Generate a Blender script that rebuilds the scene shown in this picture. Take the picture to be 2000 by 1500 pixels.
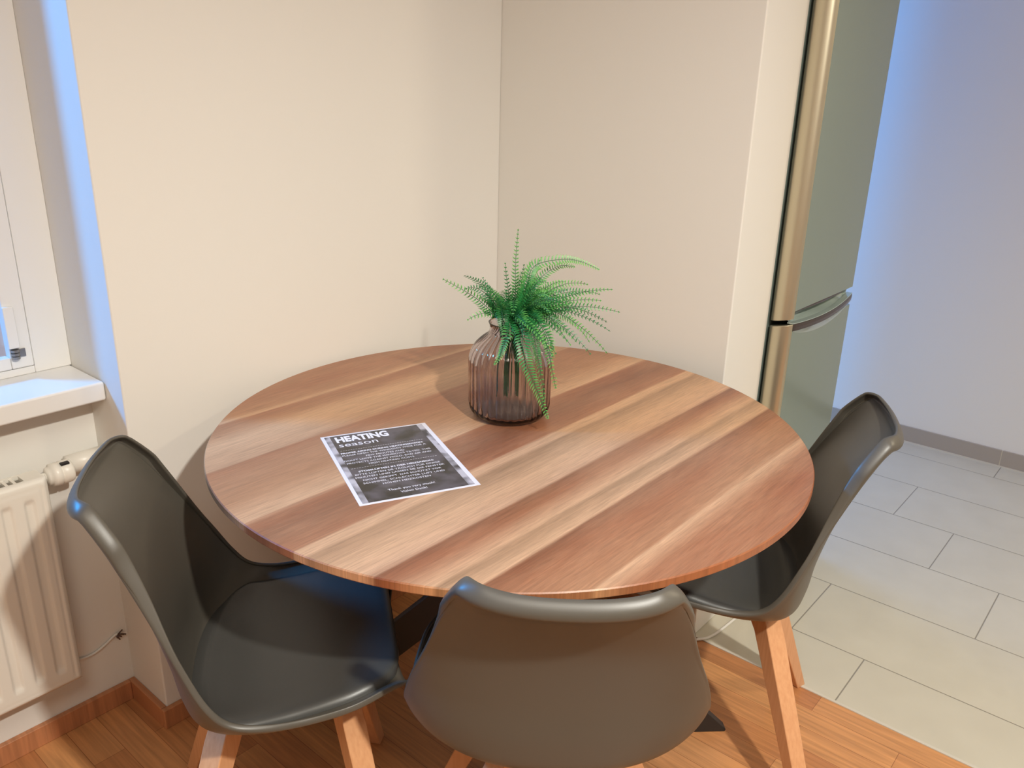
import bpy, bmesh, math, random
from mathutils import Vector, Matrix

for o in list(bpy.data.objects):
    bpy.data.objects.remove(o)
SC = bpy.context.scene
COL = SC.collection
PI = math.pi

# ------------------------------------------------------------------ camera
F_PX = 1612.1
YAW, PITCH, ROLL = 0.8721, 0.3423, 0.0262
CAM = Vector((-1.7949, -1.5744, 1.4005))
cam_data = bpy.data.cameras.new('camera')
cam_data.sensor_fit = 'HORIZONTAL'
cam_data.sensor_width = 36.0
cam_data.lens = F_PX / 2000 * 36.0
cam_data.clip_start = 0.02
cam = bpy.data.objects.new('camera', cam_data)
COL.objects.link(cam)
fw = Vector((math.sin(YAW) * math.cos(PITCH), math.cos(YAW) * math.cos(PITCH), -math.sin(PITCH)))
rt0 = Vector((math.cos(YAW), -math.sin(YAW), 0))
up0 = rt0.cross(fw)
rt = rt0 * math.cos(ROLL) + up0 * math.sin(ROLL)
up = -rt0 * math.sin(ROLL) + up0 * math.cos(ROLL)
M = Matrix((rt, up, -fw)).transposed().to_4x4()
M.translation = CAM
cam.matrix_world = M
SC.camera = cam

# ------------------------------------------------------------------ world, lights, exposure
SC.view_settings.view_transform = 'Standard'
SC.view_settings.look = 'None'
SC.view_settings.gamma = 1.0
SC.view_settings.use_curve_mapping = False
SC.view_settings.exposure = 0.0

W = bpy.data.worlds.new('dusk_sky')
SC.world = W
W.use_nodes = True
W.node_tree.nodes['Background'].inputs[0].default_value = (0.56, 0.54, 0.66, 1)
W.node_tree.nodes['Background'].inputs[1].default_value = 0.75


def lamp(name, kind, loc, energy, color, target=None, **kw):
    d = bpy.data.lights.new(name, kind)
    d.energy = energy
    d.color = color
    for k, v in kw.items():
        setattr(d, k, v)
    o = bpy.data.objects.new(name, d)
    COL.objects.link(o)
    o.location = loc
    if target is not None:
        o.rotation_euler = (Vector(target) - Vector(loc)).to_track_quat('-Z', 'Y').to_euler()
    return o


WARM = (1.0, 0.965, 0.87)
# ceiling spot of the dining corner, over the right shoulder of the photographer
lamp('ceiling_spot_light', 'SPOT', (-1.47, -2.45, 2.42), 238, WARM, (-0.72, -0.95, 0.0),
     shadow_soft_size=0.045, spot_size=math.radians(106), spot_blend=1.0)
# fill light added above and behind the camera to lift the shadows
lamp('room_fill_light', 'AREA', (-2.2, -1.8, 2.5), 20, (1.0, 0.93, 0.80), (-2.2, -1.8, 0),
     shape='DISK', size=0.9)
# unseen kitchen light, added to brighten the tiles
lamp('kitchen_fill_light', 'AREA', (0.75, -2.7, 2.5), 25, (1.0, 0.86, 0.62), (0.75, -2.7, 0),
     shape='DISK', size=0.35)
# dusk sky light arriving obliquely through the niche window
lamp('niche_window_sky', 'AREA', (-2.92, 2.20, 3.00), 195, (0.0, 0.36, 1.0), (-1.2, 0.05, 1.1),
     shape='DISK', size=0.55)
lamp('added_kitchen_blue', 'AREA', (1.25, 0.98, 1.5), 22, (0.0, 0.27, 1.0), (1.25, -1.0, 1.0),  # blue light added behind the invented kitchen window to tint the far wall
     shape='RECTANGLE', size=0.9, size_y=1.2)

# ------------------------------------------------------------------ helpers


def new_mat(name, color=(0.8, 0.8, 0.8), rough=0.5, metal=0.0, spec=0.5, coat=0.0):
    m = bpy.data.materials.new(name)
    m.use_nodes = True
    b = m.node_tree.nodes['Principled BSDF']
    b.inputs['Base Color'].default_value = (*color, 1)
    b.inputs['Roughness'].default_value = rough
    b.inputs['Metallic'].default_value = metal
    b.inputs['Specular IOR Level'].default_value = spec
    b.inputs['Coat Weight'].default_value = coat
    return m


def nt(m):
    return m.node_tree, m.node_tree.nodes, m.node_tree.links, m.node_tree.nodes['Principled BSDF']


def noise_bump(m, scale=200, strength=0.05, dist=0.002, detail=3, vec=None):
    t, N, L, b = nt(m)
    tc = N.new('ShaderNodeTexCoord')
    n = N.new('ShaderNodeTexNoise')
    n.inputs['Scale'].default_value = scale
    n.inputs['Detail'].default_value = detail
    bp = N.new('ShaderNodeBump')
    bp.inputs['Strength'].default_value = strength
    bp.inputs['Distance'].default_value = dist
    L.new(tc.outputs['Object'], n.inputs['Vector'])
    L.new(n.outputs['Fac'], bp.inputs['Height'])
    L.new(bp.outputs['Normal'], b.inputs['Normal'])
    return n


def mixrgb(N, L, blend, fac, a, b):
    x = N.new('ShaderNodeMix')
    x.data_type = 'RGBA'
    x.blend_type = blend
    for sock, val in ((x.inputs[0], fac), (x.inputs[6], a), (x.inputs[7], b)):
        if hasattr(val, 'is_output'):
            L.new(val, sock)
        elif isinstance(val, tuple):
            sock.default_value = (*val, 1)
        else:
            sock.default_value = val
    return x.outputs[2]


def math_node(N, L, op, a, b=None, c=None):
    x = N.new('ShaderNodeMath')
    x.operation = op
    for i, v in enumerate((a, b, c)):
        if v is None:
            continue
        if hasattr(v, 'is_output'):
            L.new(v, x.inputs[i])
        else:
            x.inputs[i].default_value = v
    return x.outputs[0]


def mesh_obj(name, bm, mat, parent=None, smooth=False, bevel=0.0, bevel_seg=2, autosmooth=None):
    me = bpy.data.meshes.new(name)
    bmesh.ops.recalc_face_normals(bm, faces=bm.faces)
    bm.to_mesh(me)
    bm.free()
    if mat is not None:
        me.materials.append(mat)
    if smooth:
        for p in me.polygons:
            p.use_smooth = True
    o = bpy.data.objects.new(name, me)
    COL.objects.link(o)
    if parent:
        o.parent = parent
    if bevel > 0:
        md = o.modifiers.new('bevel', 'BEVEL')
        md.width = bevel
        md.segments = bevel_seg
        md.limit_method = 'ANGLE'
        md.angle_limit = math.radians(35)
        for p in me.polygons:
            p.use_smooth = True
        md.harden_normals = True
    return o


def empty(name, loc, rz=0.0):
    o = bpy.data.objects.new(name, None)
    o.empty_display_size = 0.1
    COL.objects.link(o)
    o.location = loc
    o.rotation_euler = (0, 0, rz)
    return o


def tag(o, label, cat, group=None):
    o['label'] = label
    o['category'] = cat
    if group:
        o['group'] = group
    return o


def structure(o):
    o['kind'] = 'structure'
    return o


def box(bm, x0, x1, y0, y1, z0, z1):
    vs = [bm.verts.new(p) for p in ((x0, y0, z0), (x1, y0, z0), (x1, y1, z0), (x0, y1, z0),
                                    (x0, y0, z1), (x1, y0, z1), (x1, y1, z1), (x0, y1, z1))]
    for f in ((0, 3, 2, 1), (4, 5, 6, 7), (0, 1, 5, 4), (1, 2, 6, 5), (2, 3, 7, 6), (3, 0, 4, 7)):
        bm.faces.new([vs[i] for i in f])
    return vs


def boxes(*bs):
    bm = bmesh.new()
    for b in bs:
        box(bm, *b)
    return bm


def prism(bm, pts, z0, z1):
    """extrude a plan polygon (x, y) from z0 to z1"""
    a = [bm.verts.new((x, y, z0)) for x, y in pts]
    b = [bm.verts.new((x, y, z1)) for x, y in pts]
    n = len(pts)
    bm.faces.new(a[::-1])
    bm.faces.new(b)
    for i in range(n):
        bm.faces.new((a[i], a[(i + 1) % n], b[(i + 1) % n], b[i]))


def tube(bm, pts, r, seg=10, cap=True):
    pts = [Vector(p) for p in pts]
    rings = []
    for i, p in enumerate(pts):
        t = (pts[min(i + 1, len(pts) - 1)] - pts[max(i - 1, 0)]).normalized()
        ref = Vector((0, 0, 1)) if abs(t.z) < 0.9 else Vector((1, 0, 0))
        a = t.cross(ref).normalized()
        b = t.cross(a).normalized()
        rr = r[i] if isinstance(r, (list, tuple)) else r
        rings.append([bm.verts.new(p + a * rr * math.cos(2 * PI * k / seg) + b * rr * math.sin(2 * PI * k / seg))
                      for k in range(seg)])
    for i in range(len(rings) - 1):
        for k in range(seg):
            bm.faces.new((rings[i][k], rings[i][(k + 1) % seg], rings[i + 1][(k + 1) % seg], rings[i + 1][k]))
    if cap:
        bm.faces.new(rings[0][::-1])
        bm.faces.new(rings[-1])


def lathe(bm, prof, seg=96, rfun=None):
    """prof: (radius, z) list; rfun(theta, z, r) modulates the radius"""
    rings = []
    for r, z in prof:
        if r < 1e-6:
            rings.append([bm.verts.new((0, 0, z))])
            continue
        ring = []
        for k in range(seg):
            th = 2 * PI * k / seg
            rr = rfun(th, z, r) if rfun else r
            ring.append(bm.verts.new((rr * math.cos(th), rr * math.sin(th), z)))
        rings.append(ring)
    for a, b in zip(rings[:-1], rings[1:]):
        if len(a) == 1 and len(b) == 1:
            continue
        for k in range(seg):
            k2 = (k + 1) % seg
            if len(a) == 1:
                bm.faces.new((a[0], b[k2], b[k]))
            elif len(b) == 1:
                bm.faces.new((a[k], a[k2], b[0]))
            else:
                bm.faces.new((a[k], a[k2], b[k2], b[k]))


def lerp(a, b, t):
    return a + (b - a) * t


def catmull(vals, t):
    """vals: list of tuples, t in 0..len-1"""
    n = len(vals)
    i = min(int(t), n - 2)
    f = t - i
    p0, p1, p2, p3 = vals[max(i - 1, 0)], vals[i], vals[i + 1], vals[min(i + 2, n - 1)]
    return tuple(0.5 * ((2 * b) + (-a + c) * f + (2 * a - 5 * b + 4 * c - d) * f * f + (-a + 3 * b - 3 * c + d) * f ** 3)
                 for a, b, c, d in zip(p0, p1, p2, p3))


# ------------------------------------------------------------------ materials
wall_mat = new_mat('wall_paint', (0.80, 0.775, 0.725), 0.62, spec=0.35)
noise_bump(wall_mat, 60, 0.08, 0.002)
white_paint = new_mat('white_lacquer', (0.82, 0.80, 0.77), 0.28)
radiator_paint = new_mat('radiator_enamel', (0.80, 0.76, 0.68), 0.35)
ceil_mat = new_mat('ceiling_paint', (0.82, 0.80, 0.76), 0.8)
dark_gap = new_mat('dark_rubber', (0.015, 0.013, 0.012), 0.6)


def oak_mat(name, strip=0.068, length=0.55, c1=(0.49, 0.20, 0.075), c2=(0.66, 0.32, 0.125), along='Y', rough=0.38):
    m = new_mat(name, rough=rough)
    t, N, L, b = nt(m)
    tc = N.new('ShaderNodeTexCoord')
    sep = N.new('ShaderNodeSeparateXYZ')
    L.new(tc.outputs['Object'], sep.inputs[0])
    com = N.new('ShaderNodeCombineXYZ')
    if along == 'Y':
        L.new(sep.outputs['Y'], com.inputs['X'])
        L.new(sep.outputs['X'], com.inputs['Y'])
    else:
        L.new(sep.outputs['X'], com.inputs['X'])
        L.new(sep.outputs['Y'], com.inputs['Y'])
    L.new(sep.outputs['Z'], com.inputs['Z'])
    br = N.new('ShaderNodeTexBrick')
    br.offset = 0.37
    br.inputs['Scale'].default_value = 1.0
    br.inputs['Brick Width'].default_value = length
    br.inputs['Row Height'].default_value = strip
    br.inputs['Mortar Size'].default_value = 0.0007
    br.inputs['Mortar Smooth'].default_value = 0.3
    br.inputs['Color1'].default_value = (*c1, 1)
    br.inputs['Color2'].default_value = (*c2, 1)
    br.inputs['Mortar'].default_value = (c1[0] * 0.62, c1[1] * 0.58, c1[2] * 0.55, 1)
    L.new(com.outputs[0], br.inputs['Vector'])
    mp = N.new('ShaderNodeMapping')
    mp.inputs['Scale'].default_value = (5, 90, 5)
    L.new(com.outputs[0], mp.inputs['Vector'])
    n = N.new('ShaderNodeTexNoise')
    n.inputs['Scale'].default_value = 1.0
    n.inputs['Detail'].default_value = 5
    n.inputs['Distortion'].default_value = 0.6
    L.new(mp.outputs[0], n.inputs['Vector'])
    mr = N.new('ShaderNodeMapRange')
    mr.inputs['From Min'].default_value = 0.3
    mr.inputs['From Max'].default_value = 0.7
    mr.inputs['To Min'].default_value = 0.74
    mr.inputs['To Max'].default_value = 1.12
    L.new(n.outputs['Fac'], mr.inputs[0])
    cc = N.new('ShaderNodeCombineXYZ')
    for i in range(3):
        L.new(mr.outputs[0], cc.inputs[i])
    col = mixrgb(N, L, 'MULTIPLY', 1.0, br.outputs['Color'], cc.outputs[0])
    L.new(col, b.inputs['Base Color'])
    return m


parquet = oak_mat('oak_parquet')
skirting_wood = oak_mat('oak_skirting', 0.5, 3.0, (0.50, 0.20, 0.09), (0.54, 0.23, 0.10), 'Y', 0.4)
beech = new_mat('beech_wood', (0.70, 0.36, 0.18), 0.36)
t, N, L, b = nt(beech)
tc = N.new('ShaderNodeTexCoord')
mp = N.new('ShaderNodeMapping')
mp.inputs['Scale'].default_value = (160, 160, 7)
n = N.new('ShaderNodeTexNoise')
n.inputs['Scale'].default_value = 1.0
n.inputs['Detail'].default_value = 3
L.new(tc.outputs['Object'], mp.inputs[0])
L.new(mp.outputs[0], n.inputs['Vector'])
L.new(mixrgb(N, L, 'MIX', n.outputs['Fac'], (0.60, 0.28, 0.13), (0.78, 0.44, 0.23)), b.inputs['Base Color'])


def tile_mat():
    m = new_mat('beige_floor_tile', rough=0.30, spec=0.45)
    t, N, L, b = nt(m)
    tc = N.new('ShaderNodeTexCoord')
    sep = N.new('ShaderNodeSeparateXYZ')
    L.new(tc.outputs['Object'], sep.inputs[0])
    w, ln = 0.30, 0.60
    u = math_node(N, L, 'DIVIDE', math_node(N, L, 'SUBTRACT', sep.outputs['X'], 0.2165 - 3.0), w)
    row = math_node(N, L, 'FLOOR', u)
    fu = math_node(N, L, 'SUBTRACT', u, row)
    # joints: y = -1.13 + 0.2 * (row - 9)
    sh = math_node(N, L, 'MULTIPLY', math_node(N, L, 'SUBTRACT', row, 9.0), 0.2)
    v = math_node(N, L, 'DIVIDE', math_node(N, L, 'SUBTRACT', math_node(N, L, 'ADD', sep.outputs['Y'], 1.13 + 6.0), sh), ln)
    fl = math_node(N, L, 'FLOOR', v)
    fv = math_node(N, L, 'SUBTRACT', v, fl)
    du = math_node(N, L, 'MULTIPLY', math_node(N, L, 'MINIMUM', fu, math_node(N, L, 'SUBTRACT', 1.0, fu)), w)
    dv = math_node(N, L, 'MULTIPLY', math_node(N, L, 'MINIMUM', fv, math_node(N, L, 'SUBTRACT', 1.0, fv)), ln)
    d = math_node(N, L, 'MINIMUM', du, dv)
    mr = N.new('ShaderNodeMapRange')
    mr.inputs['From Min'].default_value = 0.0010
    mr.inputs['From Max'].default_value = 0.0022
    L.new(d, mr.inputs[0])
    n = N.new('ShaderNodeTexNoise')
    n.inputs['Scale'].default_value = 9
    n.inputs['Detail'].default_value = 6
    L.new(tc.outputs['Object'], n.inputs['Vector'])
    wn = N.new('ShaderNodeTexWhiteNoise')
    wn.noise_dimensions = '2D'
    cb = N.new('ShaderNodeCombineXYZ')
    L.new(row, cb.inputs[0])
    L.new(fl, cb.inputs[1])
    L.new(cb.outputs[0], wn.inputs['Vector'])
    base = mixrgb(N, L, 'MIX', n.outputs['Fac'], (0.54, 0.50, 0.40), (0.64, 0.60, 0.49))
    base = mixrgb(N, L, 'MIX', math_node(N, L, 'MULTIPLY', wn.outputs['Value'], 0.25), base, (0.54, 0.505, 0.42))
    L.new(mixrgb(N, L, 'MIX', mr.outputs[0], (0.27, 0.24, 0.19), base), b.inputs['Base Color'])
    bp = N.new('ShaderNodeBump')
    bp.inputs['Strength'].default_value = 0.4
    bp.inputs['Distance'].default_value = 0.001
    L.new(mr.outputs[0], bp.inputs['Height'])
    L.new(bp.outputs[0], b.inputs['Normal'])
    return m


tile = tile_mat()
skirt_tile = new_mat('grey_beige_skirting_tile', (0.40, 0.35, 0.30), 0.35)

shell_mat = new_mat('grey_plastic_shell', (0.092, 0.082, 0.066), 0.40, spec=0.55)
noise_bump(shell_mat, 900, 0.06, 0.0005, 2)
pad_mat = new_mat('grey_leatherette', (0.060, 0.059, 0.055), 0.38, spec=0.6)
noise_bump(pad_mat, 500, 0.12, 0.0006, 3)
black_metal = new_mat('black_powder_coat', (0.02, 0.018, 0.017), 0.5)

# ------------------------------------------------------------------ room shell
H = 2.60
XL = -1.1216          # right cheek of the window niche
XN = -2.42            # left cheek of the niche
YR = 0.155            # wall behind the radiator
YF = 0.225            # window frame face
XW, YS = -3.70, -4.60  # far left wall, wall behind the camera
XC, YK = 1.858, 1.10   # kitchen wall right, kitchen wall north
XB, YB = 0.22, -0.7423  # thickness and end of the wall stub beside the fridge

o = structure(mesh_obj('floor', boxes((XW, 0.0, YS, 0.30, -0.05, 0)), parquet))
o = structure(mesh_obj('floor_tiles', boxes((0.0, XC, YS, YK, -0.05, 0.0)), tile))
o.name = 'floor.001'
structure(mesh_obj('ceiling', boxes((XW, XC, YS, YK, H, H + 0.1)), ceil_mat))
# back wall: plane behind the table, niche wall under the window, wall left of the niche, lintel
bm = bmesh.new()
box(bm, XL, 0.0, 0.0, 0.45, 0, H)
structure(mesh_obj('wall_back', bm, wall_mat, bevel=0.004))
structure(mesh_obj('wall_niche', boxes((XN, XL, YR, 0.45, 0, 0.79)), wall_mat))
structure(mesh_obj('wall_lintel', boxes((XN, XL, 0.0, 0.45, 2.25, H)), wall_mat))
structure(mesh_obj('wall_window_side', boxes((XW, XN, 0.0, 0.45, 0, H)), wall_mat))
# stub wall between dining corner and fridge
structure(mesh_obj('wall_right', boxes((0.0, XB, YB, 0.45, 0, H)), wall_mat, bevel=0.004))
structure(mesh_obj('wall_kitchen_right', boxes((XC, XC + 0.1, YS, YK, 0, H)), wall_mat))
structure(mesh_obj('wall_kitchen_back', boxes((XB, 0.75, YK, YK + 0.1, 0, H), (1.70, XC, YK, YK + 0.1, 0, H),
                                              (0.75, 1.70, YK, YK + 0.1, 0, 0.9), (0.75, 1.70, YK, YK + 0.1, 2.2, H)), wall_mat))
structure(mesh_obj('wall_left', boxes((XW - 0.1, XW, YS, 0.45, 0, H)), wall_mat))
structure(mesh_obj('wall_front', boxes((XW, XC, YS - 0.1, YS, 0, H)), wall_mat))

# skirting boards
def skirting(name, *bs):
    return structure(mesh_obj(name, boxes(*bs), skirting_wood, bevel=0.002))


SK, ST = 0.05, 0.014
skirting('baseboard_niche', (XN, XL - ST, YR - ST, YR, 0, SK))
skirting('baseboard_cheek', (XL - ST, XL, 0.0, YR, 0, SK))
skirting('baseboard_back', (XL - ST, -ST, -ST, 0.0, 0, SK))
skirting('baseboard_right', (-ST, 0.0, YB, -0.0, 0, SK))
bm = bmesh.new()
for a_, b_ in ((-4.5, -3.525), (-3.521, -2.925), (-2.921, -2.325), (-2.321, -1.725), (-1.721, -1.1235), (-1.1195, -0.525), (-0.521, 0.075), (0.079, YK)):
    box(bm, XC - 0.009, XC, a_, b_, 0.004, 0.07)
structure(mesh_obj('baseboard_kitchen', bm, skirt_tile))
grout = new_mat('light_grout', (0.62, 0.58, 0.50), 0.7)
structure(mesh_obj('trim_1', boxes((XC - 0.0105, XC, YS, YK, 0.0, 0.005), (XC - 0.0075, XC, YS, YK, 0.005, 0.069)), grout))
structure(mesh_obj('trim_2', boxes((-0.004, 0.004, YS, YB - 0.002, 0.0, 0.0025)), grout))

# ------------------------------------------------------------------ window in the niche
ZS = 0.822
bm = boxes((XN, XL - 0.001, 0.072, YF + 0.02, ZS - 0.040, ZS))
sill = mesh_obj('windowsill', bm, white_paint, bevel=0.005, bevel_seg=3)
sill.name = 'trim_3'
structure(sill)

win = empty('window_1', ((XN + XL) / 2, YF, ZS))
structure(win)


def child(o, parent, mat=None):
    o.parent = parent
    o.matrix_parent_inverse = Matrix.Translation(-Vector(parent.location))
    return o


# fixed frame
fx0, fx1, fz0, fz1 = XN, XL, ZS, 2.25
child(mesh_obj('window_frame', boxes((fx0, fx0 + 0.07, YF, YF + 0.07, fz0, fz1), (fx1 - 0.072, fx1, YF, YF + 0.07, fz0, fz1),
                                     (fx0 + 0.07, fx1 - 0.072, YF, YF + 0.07, fz0, fz0 + 0.016), (fx0 + 0.07, fx1 - 0.072, YF, YF + 0.07, fz1 - 0.07, fz1)),
               white_paint, bevel=0.002), win)
sx1 = fx1 - 0.073
sash = child(mesh_obj('sash', boxes((fx0 + 0.071, fx0 + 0.115, YF - 0.004, YF + 0.022, fz0 + 0.017, fz1 - 0.071),
                                    (sx1 - 0.042, sx1, YF - 0.004, YF + 0.022, fz0 + 0.017, fz1 - 0.071),
                                    (fx0 + 0.115, sx1 - 0.042, YF - 0.004, YF + 0.022, fz0 + 0.017, fz0 + 0.042),
                                    (fx0 + 0.115, sx1 - 0.042, YF - 0.004, YF + 0.05, fz1 - 0.12, fz1 - 0.071)),
                      white_paint, bevel=0.003), win)
glass_pane = bpy.data.materials.new('window_glass')
glass_pane.use_nodes = True
t = glass_pane.node_tree
t.nodes.clear()
o1, m1, g1, t1_, fr1 = [t.nodes.new('ShaderNode' + k) for k in ('OutputMaterial', 'MixShader', 'BsdfGlossy', 'BsdfTransparent', 'Fresnel')]
g1.inputs['Roughness'].default_value = 0.01
fr1.inputs['IOR'].default_value = 1.45
t.nodes.remove(fr1)
m1.inputs[0].default_value = 0.06
t.links.new(t1_.outputs[0], m1.inputs[1])
t.links.new(g1.outputs[0], m1.inputs[2])
t.links.new(m1.outputs[0], o1.inputs[0])
child(mesh_obj('glass_pane', boxes((fx0 + 0.11, sx1 - 0.04, YF + 0.006, YF + 0.010, fz0 + 0.03, fz1 - 0.1)), glass_pane), win)
hc = child(mesh_obj('hinge_cover', boxes((sx1 - 0.044, sx1 - 0.024, YF - 0.014, YF - 0.004, fz0 + 0.062, fz0 + 0.148)), white_paint, bevel=0.002), win)
steel = new_mat('hinge_steel', (0.35, 0.34, 0.33), 0.3, metal=1.0)
bm = bmesh.new()
for i in range(3):
    tube(bm, [(sx1 - 0.034 + i * 0.0, YF - 0.010, fz0 + 0.040 + i * 0.007), (sx1 - 0.034, YF - 0.010, fz0 + 0.0455 + i * 0.007)], 0.008, 14)
box(bm, sx1 - 0.034, sx1 - 0.014, YF - 0.008, YF - 0.002, fz0 + 0.042, fz0 + 0.058)
child(mesh_obj('hinge', bm, steel), win)
# wall outside the window to close the niche
# (daylight reaches it from the sky only)

# invented kitchen window, out of view, added for the blue on the far wall
w3 = empty('added_window', (1.225, YK, 0.9))
structure(w3)
child(mesh_obj('window_frame', boxes((0.75, 0.80, YK + 0.03, YK + 0.08, 0.9, 2.2), (1.65, 1.70, YK + 0.03, YK + 0.08, 0.9, 2.2),
                                     (0.80, 1.65, YK + 0.03, YK + 0.08, 0.9, 0.95), (0.80, 1.65, YK + 0.03, YK + 0.08, 2.15, 2.2)), white_paint), w3)

# ------------------------------------------------------------------ radiator
RX1, RX0 = -1.258, -2.20
RZ0, RZ1 = 0.172, 0.655
RY0, RY1 = 0.072, 0.128
rad = empty('radiator', ((RX0 + RX1) / 2, 0.10, RZ0))
tag(rad, 'cream panel radiator with vertical flutes on the wall under the windowsill', 'radiator')
# front panel: height field with recessed flutes
bm = bmesh.new()


def smooth(a, b, x):
    t_ = max(0.0, min(1.0, (x - a) / (b - a)))
    return t_ * t_ * (3 - 2 * t_)


xs = []
x = RX1
step = 0.0025
nx = int((RX1 - RX0) / step)
zs = [RZ0, RZ0 + 0.004, RZ0 + 0.008] + [RZ0 + 0.012 + i * 0.006 for i in range(int((RZ1 - RZ0 - 0.024) / 0.006) + 1)] + [RZ1 - 0.008, RZ1 - 0.004, RZ1]
pitch, x_first = 0.0415, RX1 - 0.0395


def panel_y(x, z):
    d_edge = min(RX1 - x, x - RX0, z - RZ0, RZ1 - z)
    y = RY0 + 0.006 * (1 - smooth(0, 0.008, d_edge))
    # embossed border line
    dd = min(RX1 - x, x - RX0, z - RZ0, RZ1 - z) - 0.014
    y += 0.0015 * (1 - smooth(0.0, 0.004, abs(dd)))
    # flutes
    k = round((x_first - x) / pitch)
    if 0 <= k <= 21:
        xc = x_first - k * pitch
        zb, zt = RZ0 + 0.045, RZ1 - 0.045
        dz = max(zb - z, z - zt, 0)
        w_ = abs(x - xc)
        y += 0.005 * (1 - smooth(0.006, 0.0105, w_)) * (1 - smooth(0.0, 0.008, dz))
    return y


grid = []
for i in range(nx + 1):
    x = RX1 - i * (RX1 - RX0) / nx
    grid.append([bm.verts.new((x, panel_y(x, z), z)) for z in zs])
for i in range(nx):
    for j in range(len(zs) - 1):
        bm.faces.new((grid[i][j], grid[i][j + 1], grid[i + 1][j + 1], grid[i + 1][j]))
# return edges to the back
back = [[bm.verts.new((v.co.x, RY0 + 0.014, v.co.z)) for v in (c[0], c[-1])] for c in grid]
for i in range(nx):
    bm.faces.new((grid[i][0], grid[i + 1][0], back[i + 1][0], back[i][0]))
    bm.faces.new((grid[i][-1], back[i][1], back[i + 1][1], grid[i + 1][-1]))
for c in (0, nx):
    prev = None
    col = grid[c]
    bks = [back[c][0]] + [bm.verts.new((v.co.x, RY0 + 0.014, v.co.z)) for v in col[1:-1]] + [back[c][1]]
    for j in range(len(zs) - 1):
        bm.faces.new((col[j], bks[j], bks[j + 1], col[j + 1]))
child(mesh_obj('front_panel', bm, radiator_paint, smooth=True), rad)
child(mesh_obj('back_panel', boxes((RX0 + 0.01, RX1 - 0.01, RY1 - 0.012, RY1, RZ0 + 0.01, RZ1 - 0.02)), radiator_paint, bevel=0.003), rad)
# side plate and top grille
child(mesh_obj('side_plate', boxes((RX1 - 0.006, RX1 - 0.001, RY0 + 0.013, RY1, RZ0 + 0.02, RZ1 - 0.004)), radiator_paint, bevel=0.002), rad)
bm = boxes((RX0 + 0.02, RX1 - 0.001, RY0 + 0.014, RY0 + 0.020, RZ1 - 0.010, RZ1 - 0.002),
           (RX0 + 0.02, RX1 - 0.001, RY1 - 0.004, RY1 + 0.002, RZ1 - 0.010, RZ1 - 0.002),
           (RX1 - 0.036, RX1 - 0.001, RY0 + 0.020, RY1 - 0.004, RZ1 - 0.010, RZ1 - 0.002))
for i in range(62):
    xx = RX1 - 0.048 - i * 0.0145
    if xx > RX0 + 0.03:
        box(bm, xx - 0.0055, xx, RY0 + 0.020, RY1 - 0.004, RZ1 - 0.009, RZ1 - 0.004)
child(mesh_obj('top_grille', bm, radiator_paint), rad)
child(mesh_obj('convector_fins', boxes((RX0 + 0.03, RX1 - 0.04, RY0 + 0.03, RY1 - 0.02, RZ0 + 0.05, RZ1 - 0.05)), dark_gap), rad)
# brackets to the wall
child(mesh_obj('bracket', boxes((RX1 - 0.20, RX1 - 0.16, RY1 - 0.002, YR + 0.001, RZ0 + 0.05, RZ1 - 0.06)), radiator_paint), rad)
child(mesh_obj('bracket', boxes((RX0 + 0.16, RX0 + 0.20, RY1 - 0.002, YR + 0.001, RZ0 + 0.05, RZ1 - 0.06)), radiator_paint), rad)
# thermostat head, axis along x
vy, vz = 0.108, 0.640
bm = bmesh.new()
prof = [(0.0, 0.012), (0.004, 0.019), (0.010, 0.019), (0.0105, 0.0235), (0.026, 0.0245), (0.0275, 0.0225), (0.0285, 0.0225), (0.030, 0.0245), (0.046, 0.0240), (0.050, 0.0225), (0.0515, 0.019), (0.052, 0.0)]
rings = []
for dx, r_ in prof:
    rings.append([bm.verts.new((RX1 + 0.008 + dx, vy + r_ * math.cos(2 * PI * k / 40), vz + r_ * math.sin(2 * PI * k / 40))) for k in range(40)] if r_ > 0 else [bm.verts.new((RX1 + 0.008 + dx, vy, vz))])
for a_, b_ in zip(rings[:-1], rings[1:]):
    for k in range(40):
        if len(b_) == 1:
            bm.faces.new((a_[k], a_[(k + 1) % 40], b_[0]))
        else:
            bm.faces.new((a_[k], a_[(k + 1) % 40], b_[(k + 1) % 40], b_[k]))
bm.faces.new(rings[0][::-1])
knob = child(mesh_obj('thermostat_head', bm, radiator_paint, smooth=True), rad)
bm = bmesh.new()
box(bm, RX1 + 0.036, RX1 + 0.052, vy - 0.016, vy - 0.006, vz + 0.0205, vz + 0.0245)
child(mesh_obj('scale_window', bm, dark_gap), rad)
bm = bmesh.new()
tube(bm, [(RX1 - 0.01, vy, vz), (RX1 + 0.012, vy, vz)], 0.010, 20)
child(mesh_obj('valve_body', bm, radiator_paint, smooth=True), rad)
# thick stub of supply pipe running on to the niche cheek
bm = bmesh.new()
tube(bm, [(RX1 + 0.058, vy + 0.018, vz + 0.004), (XL - 0.001, vy + 0.018, vz + 0.004)], 0.020, 28)
child(mesh_obj('supply_pipe', bm, radiator_paint, smooth=True), rad)

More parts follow.
